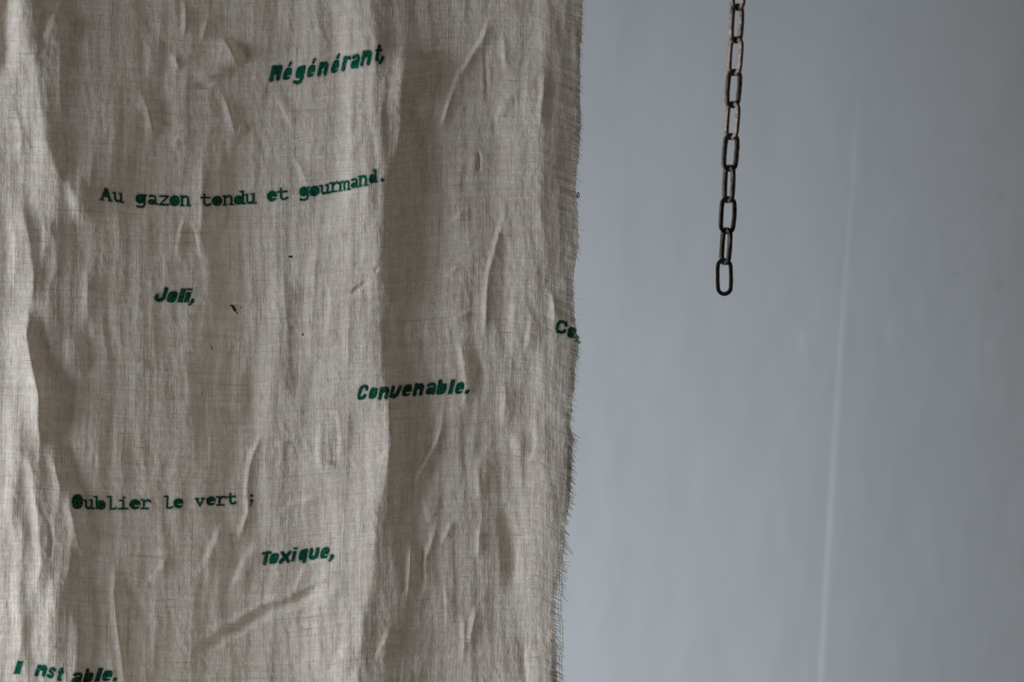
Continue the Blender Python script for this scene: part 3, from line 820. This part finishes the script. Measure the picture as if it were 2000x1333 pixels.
def glyph_sdf(X, Y, prims, x0, x1, y0, y1, slant, tilt):
    bold = 1.0 if slant else .86
    h = y1 - y0; w = x1 - x0
    rise = abs(tilt) * w
    hh = h - rise * .55
    sl = slant * hh
    ww = max(w - sl, 3.0)
    yc, xc = (y0 + y1) / 2, (x0 + x1) / 2
    def tf(p):
        x = x0 + ww * p[0] + sl * p[1]
        y = yc + hh / 2 - hh * p[1] + tilt * (x - xc)
        return x, y
    d = np.full(X.shape, 1e9)
    for p in prims:
        if p[0] == 'f':
            d = np.minimum(d, poly_sdf(X, Y, [tf(q) for q in p[1]]))
        elif p[0] == 's':
            q = [tf(a) for a in p[2]]
            for a, b in zip(q[:-1], q[1:]):
                d = np.minimum(d, seg_dist(X, Y, *a, *b) - p[1] / 2 * bold)
    for p in prims:
        if p[0] == 'c':
            q = [tf(a) for a in p[2]]
            for a, b in zip(q[:-1], q[1:]):
                d = np.maximum(d, p[1] / 2 - seg_dist(X, Y, *a, *b))
    return d


def ink_mat():
    mt, nt, out = new_mat('green_fabric_ink')
    n, a, b, warp, weft, warp2, weft2, check, grain = linen_nodes(nt)
    ink = n.node('ShaderNodeAttribute', attribute_name='ink').outputs['Fac']
    col = n.mix(n.remap(grain, .3, .7), (.001, .030, .020, 1), (.004, .105, .064, 1))
    d = n.node('ShaderNodeBsdfDiffuse'); n.put(d.inputs['Color'], col)
    bp = n.node('ShaderNodeBump')
    bp.inputs['Strength'].default_value = .5; bp.inputs['Distance'].default_value = S * 1.2
    n.put(bp.inputs['Height'], n.math('ADD', n.math('MULTIPLY', check, .35), grain))
    nt.links.new(bp.outputs[0], d.inputs['Normal'])
    tr = n.node('ShaderNodeBsdfTransparent')
    spk = n.math('MULTIPLY', n.remap(check, .55, 1.0), n.remap(grain, .46, .66))
    al = n.math('MULTIPLY', ink, n.math('MULTIPLY_ADD', spk, -.38, 1.0), clamp=True)
    nt.links.new(n.shade(al, tr.outputs[0], d.outputs[0]), out.inputs[0])
    return mt


def stain_mat():
    mt, nt, out = new_mat('rust_stain')
    n = N(nt)
    ink = n.node('ShaderNodeAttribute', attribute_name='ink').outputs['Fac']
    d = n.node('ShaderNodeBsdfDiffuse')
    tc = n.node('ShaderNodeTexCoord').outputs['Object']
    n.put(d.inputs['Color'], n.mix(n.noise(tc, 900.0, 1), (.035, .008, .003, 1), (.13, .045, .02, 1)))
    tr = n.node('ShaderNodeBsdfTransparent')
    nt.links.new(n.shade(ink, tr.outputs[0], d.outputs[0]), out.inputs[0])
    return mt


M_ink = ink_mat()
M_stain = stain_mat()


def decal(name, x0, x1, y0, y1, sdf, mat, label, halo=.22, soft=.9, step=1.0):
    us = np.arange(x0, x1 + step, step); vs_ = np.arange(y0, y1 + step, step)
    X, Y = np.meshgrid(us, vs_)
    d = sdf(X, Y)
    d = d - .25 + 0.7 * perlin(X / 3.1, Y / 3.1, 61) + .45 * perlin(X / 1.7, Y / 1.7, 62)
    a = sstep(soft, -soft, d) * .97
    if halo: a = np.maximum(a, halo * sstep(5.0, 0, d) ** 1.5)
    m_ = a > .004
    m_[X > edge_x(Y) - .6] = False
    keep = m_[:-1, :-1] | m_[1:, :-1] | m_[1:, 1:] | m_[:-1, 1:]
    keep &= (X < edge_x(Y) - .6)[:-1, 1:]
    # height from the cloth's own grid so the ink lies on the sheet
    hgt = sample_height(X, Y)
    P = cloth_point(X, Y, 0.00010, hgt) - np.array(CL)
    bd = np.stack([X, Y, X * 0], -1)
    o = grid_obj(name, P, mat, cloth, {'ink': a}, {'weave': bd}, keep)
    o['label'] = label
    return o


for text, font, slant, tilt, extra, boxes in LINES:
    bx0 = min(b[1] for b in boxes) - 6; bx1 = max(b[2] for b in boxes) + 6
    by0 = min(b[3] for b in boxes) - 6; by1 = max(b[4] for b in boxes) + 6

    def sdf(X, Y, boxes=boxes, font=font, slant=slant, tilt=tilt):
        d = np.full(X.shape, 50.0)
        for b in boxes:
            j0, j1 = np.searchsorted(X[0], [b[1] - 9, b[2] + 9]); i0, i1 = np.searchsorted(Y[:, 0], [b[3] - 9, b[4] + 9])
            sub = (slice(i0, i1), slice(j0, j1))
            d[sub] = np.minimum(d[sub], glyph_sdf(X[sub], Y[sub], font[b[0]], b[1], b[2], b[3], b[4], slant, b[5] if len(b) > 5 else tilt))
        return d
    decal('printed_words', bx0, bx1, by0, by1, sdf, M_ink, 'green printed words reading "%s"' % text)


def spots(lst):
    def f(X, Y):
        d = np.full(X.shape, 50.0)
        for (a, b, c, e, r) in lst:
            d = np.minimum(d, seg_dist(X, Y, a, b, c, e) - r)
        return d
    return f


decal('rust_stain', 446, 476, 590, 616, spots([(451.5, 597, 457, 600, 1.6), (455, 599, 459, 606, 2.7), (459, 607, 460, 609, 1.1), (462, 611, 463.5, 613, .9), (461, 598, 461, 598, .9), (471, 601, 471.5, 601.5, .9)]),
      M_stain, 'small rust brown stain beside the word Joli', 0, .7, .6)
decal('rust_stain', 560, 576, 494, 508, spots([(565.5, 501.5, 570, 502, 1.5), (568, 502, 568.4, 503, 1.4), (571, 499, 571, 500, .6)]), M_stain, 'small dark brown fleck', 0, .7, .6)
decal('rust_stain', 408, 422, 672, 690, spots([(414, 680, 415, 682, .8), (412, 676, 412, 676.6, .6), (428, 690, 428, 691, .6)]), M_stain, 'small dark brown fleck', 0, .7, .6)
decal('rust_stain', 586, 598, 646, 662, spots([(592, 652, 591, 655, .8)]), M_stain, 'small dark brown fleck', 0, .7, .6)

# ------------------------------------------------------------------ rail that carries the cloth and the chain
RAIL_Y = -0.045
hx, hz = px_plane(500, VTOP)
RAIL_Z = float(hz) - 0.002
M_rail = plain_mat('grey_steel_rail', (0.22, 0.22, 0.23), 0.4)
rv, rf = [], []
rv, rf = tube([(ROOM_X0, RAIL_Y, RAIL_Z), (0, RAIL_Y, RAIL_Z), (ROOM_X1, RAIL_Y, RAIL_Z)], [.008] * 3, 16)
rail = mesh_obj('hanging_rail', rv, rf, M_rail, None, True)
rail['label'] = 'thin grey steel rail carrying the linen cloth and the chain'
rail['category'] = 'rail'


# ------------------------------------------------------------------ chain
def chain_mat():
    mt, nt, out = new_mat('rusty_chain_steel')
    n = N(nt)
    tc = n.node('ShaderNodeTexCoord').outputs['Object']
    p = n.node('ShaderNodeBsdfPrincipled')
    a = n.noise(tc, 900.0, 3, .6)
    b = n.noise(tc, 2200.0, 2, .5)
    col = n.mix(n.remap(a, .35, .68), (.014, .010, .008, 1), (.17, .112, .082, 1))
    col = n.mix(n.remap(b, .62, .70, 0, .6), col, (.40, .35, .33, 1))
    oi = n.node('ShaderNodeObjectInfo')          # per-link colour multiplier; the lower links come out nearly black
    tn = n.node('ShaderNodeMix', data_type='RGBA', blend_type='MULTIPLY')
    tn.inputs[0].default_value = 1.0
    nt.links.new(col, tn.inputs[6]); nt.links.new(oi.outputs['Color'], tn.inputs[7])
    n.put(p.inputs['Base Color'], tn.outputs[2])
    p.inputs['Metallic'].default_value = .6
    n.put(p.inputs['Roughness'], n.remap(a, .3, .7, .28, .5))
    bp = n.node('ShaderNodeBump'); bp.inputs['Strength'].default_value = .6; bp.inputs['Distance'].default_value = .0003
    n.put(bp.inputs['Height'], b)
    nt.links.new(bp.outputs[0], p.inputs['Normal'])
    nt.links.new(p.outputs[0], out.inputs[0])
    return mt


M_chain = chain_mat()
WIRE, LW, LH = 7.0 * S, 31.0 * S, 69.0 * S
PITCHL = 56.0 * S


def link_mesh(seed):
    r = random.Random(seed)
    a = (LW - WIRE) / 2; hh_ = (LH - WIRE) / 2
    ra = a * .96
    path = []
    def arc(cx_, cz_, t0, t1, k=8):
        for i in range(k + 1):
            t = t0 + (t1 - t0) * i / k
            path.append((cx_ + ra * math.cos(t), cz_ + ra * math.sin(t)))
    zc = hh_ - ra
    gz = r.uniform(-.12, .12) * LH
    g = 0.07 * S
    path.append((-a, gz + g)); path.append((-a, (gz + zc) / 2))
    arc(0, zc, math.pi, 0)
    path += [(a, zc * .5), (a + r.uniform(-.4, .4) * S, 0), (a, -zc * .5)]
    arc(0, -zc, 0, -math.pi)
    path += [(-a, (gz - zc) / 2), (-a, gz - g)]
    b = WIRE / 2; c = b * .84
    prof = [(-b, -c), (-c, -b), (c, -b), (b, -c), (b, c), (c, b), (-c, b), (-b, c)]
    bx_, bz_ = r.uniform(-.03, .03), r.uniform(-.02, .02)
    vs_, fs_ = [], []
    k = len(prof)
    for i, (x, z) in enumerate(path):
        x0, z0 = path[max(i - 1, 0)]; x1, z1 = path[min(i + 1, len(path) - 1)]
        dx, dz = x1 - x0, z1 - z0
        l = math.hypot(dx, dz); dx /= l; dz /= l
        nx, nz = -dz, dx
        for (q, w) in prof:
            q *= 1 + r.uniform(-.05, .05); w *= 1 + r.uniform(-.05, .05)
            X_, Z_ = x + nx * q, z + nz * q
            vs_.append((X_ + bx_ * Z_, w, Z_ + bz_ * X_))
        if i:
            o = (i - 1) * k
            for j in range(k):
                j2 = (j + 1) % k
                fs_.append((o + j, o + j2, o + k + j2, o + k + j))
    fs_.append(tuple(range(k - 1, -1, -1)))
    fs_.append(tuple(range(len(vs_) - k, len(vs_))))
    me = bpy.data.meshes.new('chain_link')
    me.from_pydata(vs_, [], fs_)
    me.materials.append(M_chain)
    me.update()
    return me


chain = bpy.data.objects.new('chain', None); link(chain)
bx_, bz_ = px_plane(1414.5, 541.5, RAIL_Y)
bx_, bz_ = float(bx_), float(bz_)
chain.location = (bx_, RAIL_Y, bz_ - LH / 2)
chain['label'] = 'short dark rusty steel chain hanging free in front of the wall'
chain['category'] = 'chain'
ANG = [2, 65, -9, 62, -18, 49, -24, 46, -38, 47, -40]
JX = [0, .3, .8, .2, .6, .6, .2, .4, .2, .0, .2]
TILT = [-3, 1, 2, 0, 2, 1, 2, 1, 1.5, 0, 1]
meshes = [link_mesh(k) for k in range(11)]
z = bz_
i = 0
while True:
    zt = bz_ + i * PITCHL
    if zt > RAIL_Z + LH: break
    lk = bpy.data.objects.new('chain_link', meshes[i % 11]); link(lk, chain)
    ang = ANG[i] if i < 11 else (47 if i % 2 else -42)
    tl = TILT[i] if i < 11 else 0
    link_tone = [.28, .3, .32, .45, .75, .9][i] if i < 6 else 1.0  # base colour factor, darker towards the bottom of the chain
    lk.color = (link_tone, link_tone, link_tone, 1)
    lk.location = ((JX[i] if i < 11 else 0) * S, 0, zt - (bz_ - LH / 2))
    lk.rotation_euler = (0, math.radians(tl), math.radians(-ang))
    i += 1
